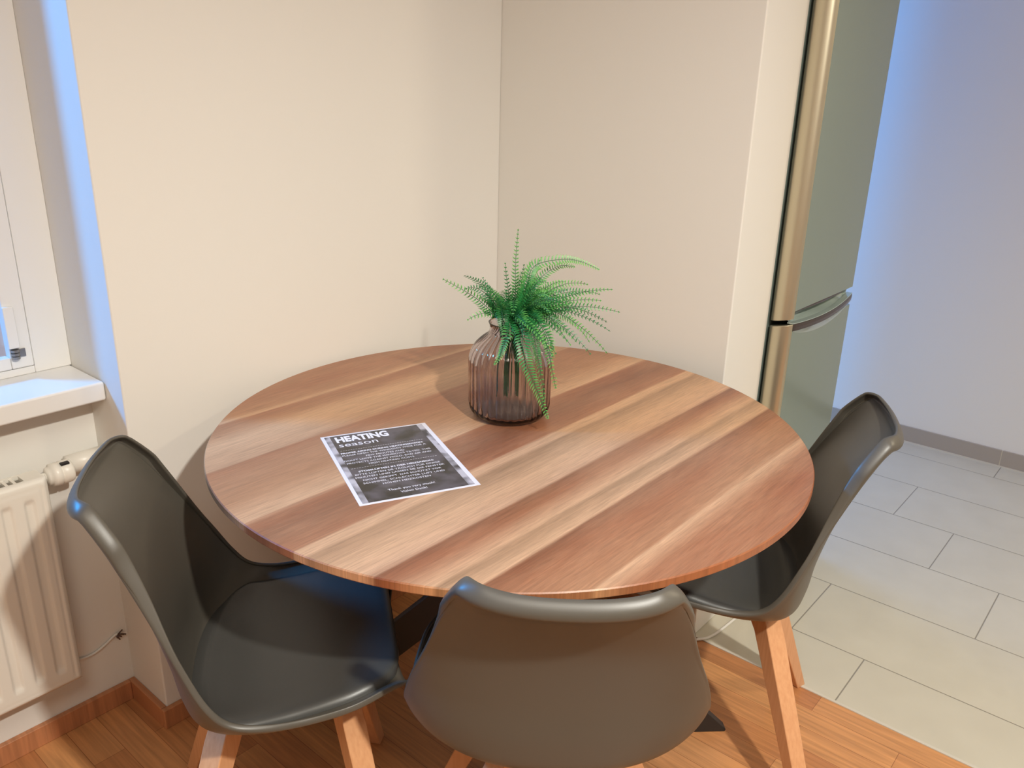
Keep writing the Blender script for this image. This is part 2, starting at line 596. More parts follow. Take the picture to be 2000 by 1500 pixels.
# cream cable painted onto the wall, ending in a frayed hole
cab = empty('wall_cable', (-1.18, YR, 0.17))
tag(cab, 'cream cable painted over on the wall right of the radiator foot', 'cable')
bm = bmesh.new()
pts = []
for i in range(15):
    t_ = i / 14
    pts.append((lerp(-1.262, -1.142, t_), YR - 0.0035, 0.175 - 0.018 * math.sin(PI * min(1, t_ * 1.1)) + 0.010 * t_))
tube(bm, pts, 0.0028, 8)
child(mesh_obj('cable_run', bm, wall_mat, smooth=True), cab)
bm = bmesh.new()
rnd = random.Random(4)
for i in range(6):
    a_ = Vector((-1.146 + rnd.uniform(-.004, .004), YR - 0.004, 0.180 + rnd.uniform(-.004, .004)))
    b_ = a_ + Vector((rnd.uniform(-.002, .018), -rnd.uniform(0.001, 0.006), rnd.uniform(-.010, .016)))
    tube(bm, [a_, (a_ + b_) / 2 + Vector((0, -0.002, 0.002)), b_], 0.0016, 6)
child(mesh_obj('frayed_end', bm, new_mat('dark_brown_wire', (0.09, 0.05, 0.035), 0.6)), cab)

# ------------------------------------------------------------------ fridge freezer
steel_side = new_mat('brushed_champagne_steel', (0.60, 0.54, 0.40), 0.36, metal=0.85)
t, N, L, b = nt(steel_side)
tc = N.new('ShaderNodeTexCoord')
mp = N.new('ShaderNodeMapping')
mp.inputs['Scale'].default_value = (40, 40, 900)
n = N.new('ShaderNodeTexNoise')
n.inputs['Scale'].default_value = 1.0
bp = N.new('ShaderNodeBump')
bp.inputs['Strength'].default_value = 0.08
bp.inputs['Distance'].default_value = 0.0005
L.new(tc.outputs['Object'], mp.inputs[0])
L.new(mp.outputs[0], n.inputs['Vector'])
L.new(n.outputs['Fac'], bp.inputs['Height'])
L.new(bp.outputs[0], b.inputs['Normal'])
front_grey = new_mat('glossy_grey_green_front', (0.25, 0.31, 0.28), 0.13, metal=0.25, spec=0.5)
handle_grey = new_mat('glossy_light_grey_handle', (0.44, 0.52, 0.48), 0.10, metal=0.35)
FX0, FX1, FY0, FY1 = 0.224, 0.662, -0.804, -0.744
fr = empty('fridge_freezer', ((FX0 + FX1) / 2, -0.45, 0))
tag(fr, 'tall grey two-door fridge freezer at the end of the wall stub', 'fridge')
child(mesh_obj('cabinet', boxes((FX0 + 0.004, FX1 - 0.002, FY1 + 0.006, -0.14, 0.015, 1.83)), front_grey, bevel=0.004), fr)
child(mesh_obj('foot_plinth', boxes((FX0 + 0.03, FX1 - 0.03, FY1 + 0.03, -0.16, 0.0, 0.02)), dark_gap), fr)
ymid = (FY0 + FY1) / 2


def door(zb, zt, name, eb, et):
    pts = [(FX0 + 0.013, FY1), (FX0 + 0.013, FY0 + 0.0005), (FX0 + 0.015, FY0), (FX1 - 0.010, FY0)]
    for k in range(5):
        a_ = k / 4 * PI / 2
        pts.append((FX1 - 0.010 + 0.010 * math.sin(a_), FY0 + 0.010 - 0.010 * math.cos(a_)))
    pts.append((FX1, FY1))
    bm = bmesh.new()
    prism(bm, pts, zb, zt)
    d = child(mesh_obj(name, bm, front_grey, bevel=0.0015), fr)
    # rounded champagne edge column on the hinge side
    pts = []
    for k in range(17):
        a_ = -PI / 2 + PI * k / 16
        pts.append((FX0 + 0.0135 - 0.020 * math.cos(a_), ymid + (FY1 - FY0) / 2 * math.sin(a_)))
    bm = bmesh.new()
    prism(bm, pts, eb, et)
    for v in bm.verts:          # the door parting rises towards the front
        if abs(v.co.z - 0.85) < 0.03:
            v.co.z += 0.013 * (FY1 - v.co.y) / (FY1 - FY0)
    e = mesh_obj('door_edge', bm, steel_side, bevel=0.0015)
    e['label'] = 'champagne coloured rounded door edge'
    e.parent = d
    e.matrix_parent_inverse = Matrix.Identity(4)
    for p in e.data.polygons:
        p.use_smooth = True
    return d


up_door = door(0.885, 1.83, 'door', 0.8525, 1.83)
lo_door = door(0.05, 0.832, 'door', 0.05, 0.8385)
hx0, hx1 = FX0 + 0.013, FX1 - 0.003
n_ = 30


def strip(rows):
    """rows of equal length point lists joined into a sheet"""
    bm = bmesh.new()
    vr = [[bm.verts.new(p) for p in r_] for r_ in rows]
    for a, c in zip(vr[:-1], vr[1:]):
        for k in range(len(a) - 1):
            bm.faces.new((a[k], a[k + 1], c[k + 1], c[k]))
    return bm


def g_(s):
    return math.sin(PI * min(max(s, 0), 1)) ** 0.8


# concave grip scoop between the doors
rows = []
for q in range(8):
    f = q / 7
    rows.append([(lerp(hx0, hx1, i / n_), FY0 + 0.006 + 0.042 * math.sin(PI * f) ** 0.8 * (0.35 + 0.65 * g_(i / n_)) - 0.004 * f, lerp(0.8855, 0.846, f)) for i in range(n_ + 1)])
ob = mesh_obj('grip_scoop', strip(rows), handle_grey, smooth=True)
ob.parent = lo_door
# bowed grip bar, under-edge shading put into its dark colour, light top lip
dark_gloss = new_mat('dark_brown_gloss', (0.035, 0.020, 0.016), 0.12)


def bar(name, mat, z0, z1, yo, th, dz):
    bm = bmesh.new()
    prev = None
    for i in range(n_ + 1):
        s = i / n_
        x = lerp(hx0, hx1, s)
        up_ = 0.012 * s ** 3 if z0 < 0.87 else 0.0
        y = FY0 - yo - 0.011 * g_(s)
        a, c = z0 + up_ - dz * g_(s), z1 + up_ - dz * g_(s)
        cur = [bm.verts.new(p) for p in ((x, y, a), (x, y - 0.001, (a + c) / 2), (x, y, c), (x, y + th, c), (x, y + th, a))]
        if prev:
            for k in range(5):
                bm.faces.new((prev[k], cur[k], cur[(k + 1) % 5], prev[(k + 1) % 5]))
        else:
            bm.faces.new(cur)
        prev = cur
    bm.faces.new(prev[::-1])
    ob = mesh_obj(name, bm, mat)
    ob.parent = lo_door
    return ob


bar('grip_bar', dark_gloss, 0.8335, 0.8510, 0.000, 0.006, 0.006)
bar('gap_shade_strip', dark_gloss, 0.8775, 0.8845, -0.013, 0.002, 0.0)  # dark strip drawing the line of shade under the upper door
bar('grip_lip', handle_grey, 0.8515, 0.8540, -0.0005, 0.016, 0.006)
# light crescent apron below the bar
rows = []
for q in range(9):
    f = q / 8
    rows.append([(lerp(hx0, hx1, i / n_), FY0 - 0.0006 - 0.0104 * g_(i / n_) * (1 - f) ** 1.4,
                  0.8333 + 0.012 * (i / n_) ** 3 - 0.006 * g_(i / n_) - 0.023 * g_(i / n_) * f - 0.0005 * f) for i in range(n_ + 1)])
ob = mesh_obj('handle_apron', strip(rows), handle_grey, smooth=True)
ob.parent = lo_door
for ob in lo_door.children:
    ob.matrix_parent_inverse = Matrix.Identity(4)

# white appliance cable on the floor by the wall stub
bm = bmesh.new()
cp = [(0.20, -0.800, 0.004), (0.161, -0.795, 0.004), (0.121, -0.792, 0.004), (0.067, -0.788, 0.004), (0.031, -0.783, 0.004), (0.005, -0.774, 0.004),
      (-0.020, -0.756, 0.0045), (-0.034, -0.737, 0.0045), (-0.045, -0.70, 0.0045), (-0.048, -0.62, 0.0045), (-0.045, -0.50, 0.0045)]
pts = [catmull(cp, i * (len(cp) - 1) / 60) for i in range(61)]
tube(bm, pts, 0.0038, 10)
cbl = mesh_obj('power_cable', bm, new_mat('white_cable_sheath', (0.75, 0.72, 0.66), 0.4), smooth=True)
tag(cbl, 'white power cable curling around the foot of the wall stub', 'cable')

# ------------------------------------------------------------------ dining table
TX, TY, TR, TZ = -0.6275, -0.5923, 0.577, 0.765


def table_mat(name, edge=False):
    m = new_mat(name, rough=0.38, spec=0.8)
    t, N, L, b = nt(m)
    tc = N.new('ShaderNodeTexCoord')
    sep = N.new('ShaderNodeSeparateXYZ')
    L.new(tc.outputs['Object'], sep.inputs[0])
    # grain waviness
    mpw = N.new('ShaderNodeMapping')
    mpw.inputs['Scale'].default_value = (2.2, 7, 1)
    L.new(tc.outputs['Object'], mpw.inputs[0])
    nw = N.new('ShaderNodeTexNoise')
    nw.inputs['Scale'].default_value = 1.0
    nw.inputs['Detail'].default_value = 4
    L.new(mpw.outputs[0], nw.inputs['Vector'])
    # position across the planks 0..1 from far (y=+0.6) to near (y=-0.6)
    pos = math_node(N, L, 'DIVIDE', math_node(N, L, 'SUBTRACT', 0.6, sep.outputs['Y']), 1.2)
    ramp = N.new('ShaderNodeValToRGB')
    cr = ramp.color_ramp
    brown, dk, md, lt, ol = (0.38, 0.165, 0.085), (0.25, 0.105, 0.055), (0.44, 0.235, 0.130), (0.74, 0.53, 0.35), (0.38, 0.26, 0.16)
    Y = lambda yw: (0.6 - (yw - TY)) / 1.2
    st = [(Y(0.0), brown), (Y(-.06), md), (Y(-.10), brown), (Y(-.15), md), (Y(-.172), lt), (Y(-.174), brown), (Y(-.208), md), (Y(-.212), md), (Y(-.26), lt), (Y(-.349), (.56, .38, .25)),
          (Y(-.352), brown), (Y(-.43), md), (Y(-.47), (.48, .27, .15)), (Y(-.546), lt), (Y(-.550), brown), (Y(-.60), dk), (Y(-.668), brown), (Y(-.671), lt), (Y(-.694), lt), (Y(-.697), ol),
          (Y(-.76), lt), (Y(-.803), (.70, .50, .35)), (Y(-.806), dk), (Y(-.835), brown), (Y(-.881), lt), (Y(-.884), ol), (Y(-.925), lt), (Y(-.929), dk), (Y(-.97), brown), (Y(-1.043), md), (Y(-1.046), lt), (Y(-1.077), lt)]
    st = st[:31]
    st.append((Y(-1.080), brown))
    cr.elements[0].position = st[0][0]
    cr.elements[0].color = (*st[0][1], 1)
    cr.elements[1].position = st[1][0]
    cr.elements[1].color = (*st[1][1], 1)
    for p_, c_ in st[2:]:
        e_ = cr.elements.new(p_)
        e_.color = (*c_, 1)
    L.new(pos, ramp.inputs[0])
    # second ramp with planks blurred: waviness only inside the planks
    pos2 = math_node(N, L, 'ADD', pos, math_node(N, L, 'MULTIPLY', math_node(N, L, 'SUBTRACT', nw.outputs['Fac'], 0.5), 0.05))
    ramp2 = N.new('ShaderNodeValToRGB')
    c2 = ramp2.color_ramp
    for i, (p_, c_) in enumerate(st):
        if i < 2:
            c2.elements[i].position = p_
            c2.elements[i].color = (*c_, 1)
        else:
            e_ = c2.elements.new(p_)
            e_.color = (*c_, 1)
    L.new(pos2, ramp2.inputs[0])
    col = mixrgb(N, L, 'MIX', 0.30, ramp.outputs[0], ramp2.outputs[0])
    # patchy large blotches, long along the grain
    mpb = N.new('ShaderNodeMapping')
    mpb.inputs['Scale'].default_value = (3.0, 14, 1)
    L.new(tc.outputs['Object'], mpb.inputs[0])
    nb = N.new('ShaderNodeTexNoise')
    nb.inputs['Scale'].default_value = 1.0
    nb.inputs['Detail'].default_value = 5
    nb.inputs['Roughness'].default_value = 0.6
    L.new(mpb.outputs[0], nb.inputs['Vector'])
    mrb = N.new('ShaderNodeMapRange')
    mrb.inputs['From Min'].default_value = 0.35
    mrb.inputs['From Max'].default_value = 0.65
    L.new(nb.outputs['Fac'], mrb.inputs[0])
    col = mixrgb(N, L, 'MIX', math_node(N, L, 'MULTIPLY', mrb.outputs[0], 0.35), col, (0.60, 0.40, 0.25))
    # fine grain
    mpf = N.new('ShaderNodeMapping')
    mpf.inputs['Scale'].default_value = (16, 320, 1)
    L.new(tc.outputs['Object'], mpf.inputs[0])
    nf = N.new('ShaderNodeTexNoise')
    nf.inputs['Scale'].default_value = 1.0
    nf.inputs['Detail'].default_value = 4
    nf.inputs['Roughness'].default_value = 0.65
    nf.inputs['Distortion'].default_value = 0.5
    L.new(mpf.outputs[0], nf.inputs['Vector'])
    mrf = N.new('ShaderNodeMapRange')
    mrf.inputs['From Min'].default_value = 0.3
    mrf.inputs['From Max'].default_value = 0.7
    mrf.inputs['To Min'].default_value = 0.74
    mrf.inputs['To Max'].default_value = 1.14
    L.new(nf.outputs['Fac'], mrf.inputs[0])
    cc = N.new('ShaderNodeCombineXYZ')
    for i in range(3):
        L.new(mrf.outputs[0], cc.inputs[i])
    col = mixrgb(N, L, 'MULTIPLY', 1.0, col, cc.outputs[0])
    # small knots
    mpk = N.new('ShaderNodeMapping')
    mpk.inputs['Scale'].default_value = (5, 16, 1)
    L.new(tc.outputs['Object'], mpk.inputs[0])
    vk = N.new('ShaderNodeTexVoronoi')
    vk.inputs['Scale'].default_value = 1.0
    L.new(mpk.outputs[0], vk.inputs['Vector'])
    mk = N.new('ShaderNodeMapRange')
    mk.inputs['From Min'].default_value = 0.02
    mk.inputs['From Max'].default_value = 0.06
    mk.inputs['To Min'].default_value = 0.5
    mk.inputs['To Max'].default_value = 0.0
    L.new(vk.outputs['Distance'], mk.inputs[0])
    col = mixrgb(N, L, 'MIX', mk.outputs[0], col, (0.14, 0.06, 0.035))
    col = mixrgb(N, L, 'MULTIPLY', 1.0, col, (0.84, 0.69, 0.59))
    if edge:
        col = mixrgb(N, L, 'MULTIPLY', 1.0, col, (0.95, 0.78, 0.62))
    L.new(col, b.inputs['Base Color'])
    return m


table = empty('dining_table', (TX, TY, 0))
tag(table, 'round wooden dining table with striped plank top and black pedestal base', 'table')
bm = bmesh.new()
lathe(bm, [(0.0, TZ - 0.0265), (TR - 0.030, TZ - 0.0265), (TR - 0.014, TZ - 0.022), (TR - 0.001, TZ - 0.0150), (TR, TZ - 0.0135), (TR, TZ - 0.002), (TR - 0.0015, TZ), (0.0, TZ)], 240)
top = mesh_obj('tabletop', bm, table_mat('striped_plank_laminate'), table)
top.data.materials.append(table_mat('plank_edge', True))
for p in top.data.polygons:
    c = p.center
    if math.hypot(c.x, c.y) > TR - 0.05 and c.z < TZ - 0.0008:
        p.material_index = 1
bm = bmesh.new()
lathe(bm, [(0, TZ - 0.034), (0.30, TZ - 0.034), (0.30, TZ - 0.027), (0, TZ - 0.027)], 64)
mesh_obj('mounting_plate', bm, black_metal, table)
# crossed slanting slabs: each runs from a floor tip through the middle up to the far side of the plate
for a_deg in (-46, 122, 44, 222):
    bm = bmesh.new()
    w_ = 0.012
    prof = [(0.432, 0.0), (0.520, 0.0), (0.522, 0.006), (0.515, 0.013), (-0.205, TZ - 0.034), (-0.300, TZ - 0.034), (0.410, 0.016)]
    va = [bm.verts.new((x, -w_, z)) for x, z in prof]
    vb = [bm.verts.new((x, w_, z)) for x, z in prof]
    bm.faces.new(va)
    bm.faces.new(vb[::-1])
    for i in range(len(prof)):
        j = (i + 1) % len(prof)
        bm.faces.new((va[i], vb[i], vb[j], va[j]))
    f_ = mesh_obj('leg', bm, black_metal, table, bevel=0.0015)
    f_.rotation_euler = (0, 0, math.radians(a_deg))

# ------------------------------------------------------------------ chairs
# stations from the front edge to the top: centre line y, z; half width; rim y, z
ST_ = [(0.173, 0.433, 0.145, 0.185, 0.444), (0.176, 0.453, 0.165, 0.186, 0.472), (0.165, 0.465, 0.192, 0.162, 0.487), (0.082, 0.454, 0.224, 0.1, 0.485), (-0.024, 0.432, 0.233, 0.028, 0.478),
       (-0.113, 0.421, 0.234, -0.037, 0.477), (-0.161, 0.431, 0.234, -0.087, 0.492), (-0.177, 0.485, 0.231, -0.119, 0.529), (-0.186, 0.573, 0.215, -0.15, 0.591), (-0.212, 0.68, 0.183, -0.192, 0.682),
       (-0.257, 0.760, 0.158, -0.240, 0.775), (-0.282, 0.788, 0.143, -0.262, 0.808), (-0.295, 0.796, 0.141, -0.269, 0.814), (-0.302, 0.800, 0.141, -0.274, 0.817), (-0.309, 0.802, 0.141, -0.280, 0.818)]
UA = 1.22
T_END = 12.6


def shell_point(u, t, off=0.0):
    """u in -1..1 across, t along the stations"""
    y, z, w, yr, zr = catmull(ST_, t)
    y2, z2, _, _, _ = catmull(ST_, min(t + 0.6, 13.0))
    y1, z1, _, _, _ = catmull(ST_, min(max(t - 0.6, 0), 12.0))
    ty, tz = y2 - y1, z2 - z1
    ln = math.hypot(ty, tz) or 1
    ny, nz = tz / ln, -ty / ln      # inner side: up on the seat, forward on the back
    au = min(abs(u), 1.0)
    s = math.sin(au * UA) / math.sin(UA)
    g = ((1 - math.cos(au * UA)) / (1 - math.cos(UA))) ** 1.15
    return Vector((math.copysign(w * s, u) if u else 0.0, y + (yr - y) * g + ny * off, z + (zr - z) * g + nz * off))


def build_shell():
    nu, nv = 48, 90
    rows = []
    for j in range(nv + 1):
        row = []
        for i in range(nu + 1):
            q = -1 + 2 * i / nu
            au = min(abs(q), 1.0)
            t0 = 1.6 * (1 - (1 - au ** 2.6) ** (1 / 2.6))
            t1 = T_END - 2.7 * (1 - (1 - au ** 2.8) ** (1 / 2.8))
            row.append(shell_point(q, lerp(t0, t1, j / nv)))
        rows.append(row)
    bm = bmesh.new()
    vg = [[bm.verts.new(p) for p in row] for row in rows]
    for j in range(nv):
        for i in range(nu):
            bm.faces.new((vg[j][i], vg[j][i + 1], vg[j + 1][i + 1], vg[j + 1][i]))
    # boundary loop with its inner neighbour
    loop = [(0, i, 2, min(max(i, 2), nu - 2)) for i in range(nu)]
    loop += [(j, nu, min(max(j, 2), nv - 2), nu - 2) for j in range(nv)]
    loop += [(nv, i, nv - 2, min(max(i, 2), nu - 2)) for i in range(nu, 0, -1)]
    loop += [(j, 0, min(max(j, 2), nv - 2), 2) for j in range(nv, 0, -1)]
    n_l = len(loop)
    outs, nors, pts, ks = [], [], [], []
    for (j, i, ji, ii) in loop:
        p, q = rows[j][i], rows[ji][ii]
        a = rows[ji][min(ii + 1, nu)] - rows[ji][max(ii - 1, 0)]
        c = rows[min(ji + 1, nv)][ii] - rows[max(ji - 1, 0)][ii]
        n = a.cross(c).normalized()
        o = (p - q).normalized()
        outs.append(o)
        nors.append(n)
        pts.append(p)
        k = lerp(0.42, 1.30, smooth(0.60, 0.80, p.z))
        ks.append(k)
    for _ in range(6):          # soften the direction change at the corners
        outs = [(outs[i - 1] + outs[i] + outs[(i + 1) % n_l]).normalized() for i in range(n_l)]
        nors = [(nors[i - 1] + nors[i] + nors[(i + 1) % n_l]).normalized() for i in range(n_l)]
    prev = [vg[j][i] for (j, i, _, _) in loop]
    for a, c in ((0.0032, 0.0008), (0.0052, 0.0040), (0.0056, 0.0090), (0.0045, 0.0150), (0.0020, 0.0195)):
        cur = [bm.verts.new(pts[i] + outs[i] * a * ks[i] - nors[i] * c * ks[i]) for i in range(n_l)]
        for i in range(n_l):
            k = (i + 1) % n_l
            bm.faces.new((prev[i], prev[k], cur[k], cur[i]))
        prev = cur
    return bm


def build_pad():
    bm = bmesh.new()
    nu, nv = 36, 44
    t0, t1 = 1.5, 6.3
    rows_t, rows_b = [], []
    for j in range(nv + 1):
        rt_, rb_ = [], []
        for i in range(nu + 1):
            q = -1 + 2 * i / nu
            v = -1 + 2 * j / nv
            au = abs(q)
            tt0 = t0 + 0.7 * au ** 5
            tt1 = t1 - 1.1 * au ** 3
            t_ = lerp(tt0, tt1, j / nv)
            u = q * 0.80
            e = (1 - au ** 8) * (1 - abs(v) ** 12)
            rt_.append(bm.verts.new(shell_point(u, t_, 0.004 + 0.020 * max(e, 0) ** 0.5)))
            rb_.append(bm.verts.new(shell_point(u, t_, 0.002)))
        rows_t.append(rt_)
        rows_b.append(rb_)
    for j in range(nv):
        for i in range(nu):
            bm.faces.new((rows_t[j][i], rows_t[j][i + 1], rows_t[j + 1][i + 1], rows_t[j + 1][i]))
            bm.faces.new((rows_b[j][i], rows_b[j + 1][i], rows_b[j + 1][i + 1], rows_b[j][i + 1]))
    for j in range(nv):
        for i in (0, nu):
            bm.faces.new((rows_t[j][i], rows_t[j + 1][i], rows_b[j + 1][i], rows_b[j][i]))
    for i in range(nu):
        for j in (0, nv):
            bm.faces.new((rows_t[j][i], rows_t[j][i + 1], rows_b[j][i + 1], rows_b[j][i]))
    return bm


def build_leg(sx, sy):
    """slanting square beech leg with a haunch under the seat"""
    bm = bmesh.new()
    yf = 0.085 if sy > 0 else -0.103
    yb = 0.154 if sy > 0 else -0.231
    A = Vector((sx * 0.075, yf, 0.405))
    B = Vector((sx * 0.234, yb, 0.0))
    K = A.lerp(B, 0.13)
    d = Vector((B.x - A.x, B.y - A.y, 0)).normalized()
    p = Vector((-d.y, d.x, 0))

    def ring(c, wi, wo, h):
        return [bm.verts.new(c + d * a + p * b_) for a, b_ in ((wo, h), (-wi, h), (-wi, -h), (wo, -h))]
    r = [ring(A, 0.055, 0.018, 0.019), ring(K, 0.028, 0.021, 0.021), ring(B, 0.015, 0.015, 0.016)]
    for a, c in zip(r[:-1], r[1:]):
        for k in range(4):
            bm.faces.new((a[k], a[(k + 1) % 4], c[(k + 1) % 4], c[k]))
    bm.faces.new(r[0])
    bm.faces.new(r[-1][::-1])
    return bm


def make_chair(name, loc, rz, label):
    root = empty(name, loc, rz)
    tag(root, label, 'chair', 'grey shell chairs around the table')
    s = mesh_obj('seat_shell', build_shell(), shell_mat, root, smooth=True)
    md = s.modifiers.new('thickness', 'SOLIDIFY')
    md.thickness = 0.006
    md.offset = 0
    md2 = s.modifiers.new('round', 'SUBSURF')
    md2.levels = 1
    md2.render_levels = 1
    mesh_obj('seat_cushion', build_pad(), pad_mat, root, smooth=True)
    bm = bmesh.new()
    for sx in (-1, 1):
        d = Vector((sx * 0.154, 0.19, 0)).normalized()
        p = Vector((-d.y, d.x, 0))
        cc_ = Vector((0, -0.019, 0))
        vs = []
        for z in (0.375, 0.405):
            vs += [bm.verts.new(cc_ + d * a + p * c + Vector((0, 0, z))) for a, c in ((-0.115, -0.016), (0.115, -0.016), (0.115, 0.016), (-0.115, 0.016))]
        for f in ((0, 3, 2, 1), (4, 5, 6, 7), (0, 1, 5, 4), (1, 2, 6, 5), (2, 3, 7, 6), (3, 0, 4, 7)):
            bm.faces.new([vs[i] for i in f])
    mesh_obj('cross_brace', bm, beech, root, bevel=0.002)
    for sx in (-1, 1):
        for sy in (-1, 1):
            mesh_obj('leg', build_leg(sx, sy), beech, root, bevel=0.0025)
    return root


def copy_chair(src, loc, rz, label):
    r = src.copy()
    COL.objects.link(r)
    r.location = loc
    r.rotation_euler = (0, 0, rz)
    r['label'] = label
    for c in list(src.children):
        k = c.copy()
        COL.objects.link(k)
        k.parent = r
    return r


front_chair = make_chair('dining_chair', (-0.866, -0.903, 0), math.radians(38.9 - 90),
                         'grey shell chair seen from behind, its back against the near table edge')
copy_chair(front_chair, (-1.096, -0.488, 0), math.radians(-36.1 - 90),
           'grey shell chair with blue sheen on its seat, standing beside the radiator')
copy_chair(front_chair, (-0.306, -0.921, 0), math.radians(114.9 - 90),
           'grey shell chair at the right of the table by the tiled floor')

# ------------------------------------------------------------------ vase
VX, VY = -0.578, -0.546
glass = new_mat('smoked_plum_glass', (0.93, 0.90, 0.905), 0.02)
t, N, L, b = nt(glass)
b.inputs['Transmission Weight'].default_value = 1.0
b.inputs['IOR'].default_value = 1.45
va_ = N.new('ShaderNodeVolumeAbsorption')
va_.inputs['Color'].default_value = (0.40, 0.27, 0.27, 1)
va_.inputs['Density'].default_value = 88
L.new(va_.outputs[0], N['Material Output'].inputs['Volume'])
outer = [(0.0, 0.0), (0.052, 0.0), (0.066, 0.003), (0.078, 0.012), (0.0835, 0.026), (0.0845, 0.045), (0.085, 0.08), (0.085, 0.115), (0.0835, 0.130), (0.079, 0.143),
         (0.070, 0.156), (0.058, 0.167), (0.048, 0.175), (0.0435, 0.182), (0.0430, 0.192), (0.0455, 0.199)]
inner = [(0.0430, 0.199), (0.0400, 0.192), (0.0405, 0.182), (0.0450, 0.173), (0.055, 0.164), (0.067, 0.153), (0.0755, 0.141), (0.080, 0.128), (0.0815, 0.115), (0.0815, 0.08),
         (0.081, 0.045), (0.079, 0.028), (0.071, 0.014), (0.050, 0.009), (0.0, 0.008)]


def flute(th, z, r):
    k = smooth(0.004, 0.03, z) * (1 - smooth(0.165, 0.182, z))
    return r - 0.0030 * k * (abs(math.sin(th * 17)) < 0.999) * (1 - abs(math.sin(th * 17)) ** 0.8)


bm = bmesh.new()


def dense(pr, m=3):
    out_ = []
    for i in range((len(pr) - 1) * m + 1):
        v_ = catmull(pr, i / m)
        out_.append((max(v_[0], 0.0), max(v_[1], 0.0)))
    return out_


po = dense(outer)
pi_ = dense(inner)
po[0] = (0.0, 0.0)
pi_[-1] = (0.0, 0.008)
rngs = po + pi_
SEG = 34 * 8
set_o = set((round(a, 6), round(c, 6)) for a, c in po)
lathe(bm, rngs, SEG, lambda th, z, r: flute(th, z, r) if (round(r, 6), round(z, 6)) in set_o else r)
vase = mesh_obj('glass_vase', bm, glass, smooth=True)
vase.location = (VX, VY, TZ + 0.0005)
tag(vase, 'ribbed smoky glass vase on the table holding the green fern', 'vase')

# ------------------------------------------------------------------ artificial fern
green = new_mat('fern_green', (0.02, 0.2, 0.03), 0.42)
t, N, L, b = nt(green)
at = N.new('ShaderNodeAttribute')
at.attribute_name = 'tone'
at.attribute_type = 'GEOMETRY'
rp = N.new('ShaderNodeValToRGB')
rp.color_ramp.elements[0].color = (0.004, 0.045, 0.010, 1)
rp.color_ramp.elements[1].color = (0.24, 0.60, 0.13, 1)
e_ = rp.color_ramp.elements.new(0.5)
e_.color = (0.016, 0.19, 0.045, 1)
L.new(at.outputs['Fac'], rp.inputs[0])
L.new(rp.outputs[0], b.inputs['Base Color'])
b.inputs['Subsurface Weight'].default_value = 0.0
stem_mat = green

fern = empty('artificial_fern', (VX, VY, TZ + 0.03))
tag(fern, 'bushy green artificial fern spilling to the right out of the ribbed vase', 'plant')
FO = Vector((VX, VY, TZ))
# frond tips relative to the vase foot (x, y, z), lift of the arch, start offset
TIPS = [((-0.073, 0.118, 0.278), 0.02), ((-0.017, 0.113, 0.278), 0.03), ((-0.074, 0.056, 0.268), 0.05), ((0.014, 0.03, 0.312), 0.0), ((0.029, 0.013, 0.379), 0.0),
        ((0.013, -0.016, 0.316), 0.0), ((0.062, 0.004, 0.31), 0.0), ((0.09, 0.002, 0.318), 0.01), 
        ((0.112, -0.163, 0.275), 0.05), ((0.155, -0.106, 0.247), 0.06), ((0.08, -0.157, 0.258), 0.04), ((0.147, -0.158, 0.223), 0.04), ((0.164, -0.117, 0.191), 0.06),
        ((0.085, -0.178, 0.2), 0.05), ((0.144, -0.14, 0.13), 0.09), ((0.072, -0.147, 0.148), 0.07), ((0.143, -0.092, 0.147), 0.09), ((0.123, -0.052, 0.142), 0.07),
        ((0.161, -0.067, 0.261), 0.07), ((-0.073, -0.007, 0.278), 0.01), ((0.05, -0.09, 0.28), 0.03), ((-0.03, 0.05, 0.285), 0.0),
        ((0.02, -0.10, 0.225), 0.04), ((0.09, -0.12, 0.225), 0.04), ((0.10, 0.03, 0.235), 0.05), ((0.0, 0.09, 0.23), 0.05), ((-0.05, 0.03, 0.245), 0.02),
        ((0.10, -0.06, 0.26), 0.03), ((0.05, 0.09, 0.21), 0.06), ((-0.055, -0.075, 0.20), 0.05)]
_r = random.Random(5)
for _k in range(44):
    # fillers: mostly to the right of the mouth (+x, -y), at all heights
    _a = _r.gauss(-0.80, 0.85)
    _rad = _r.uniform(0.055, 0.135)
    _z = _r.uniform(0.165, 0.285) - 0.25 * max(0, _rad - 0.10)
    TIPS.append(((_rad * math.cos(_a), _rad * math.sin(_a), _z), _r.uniform(0.02, 0.065)))
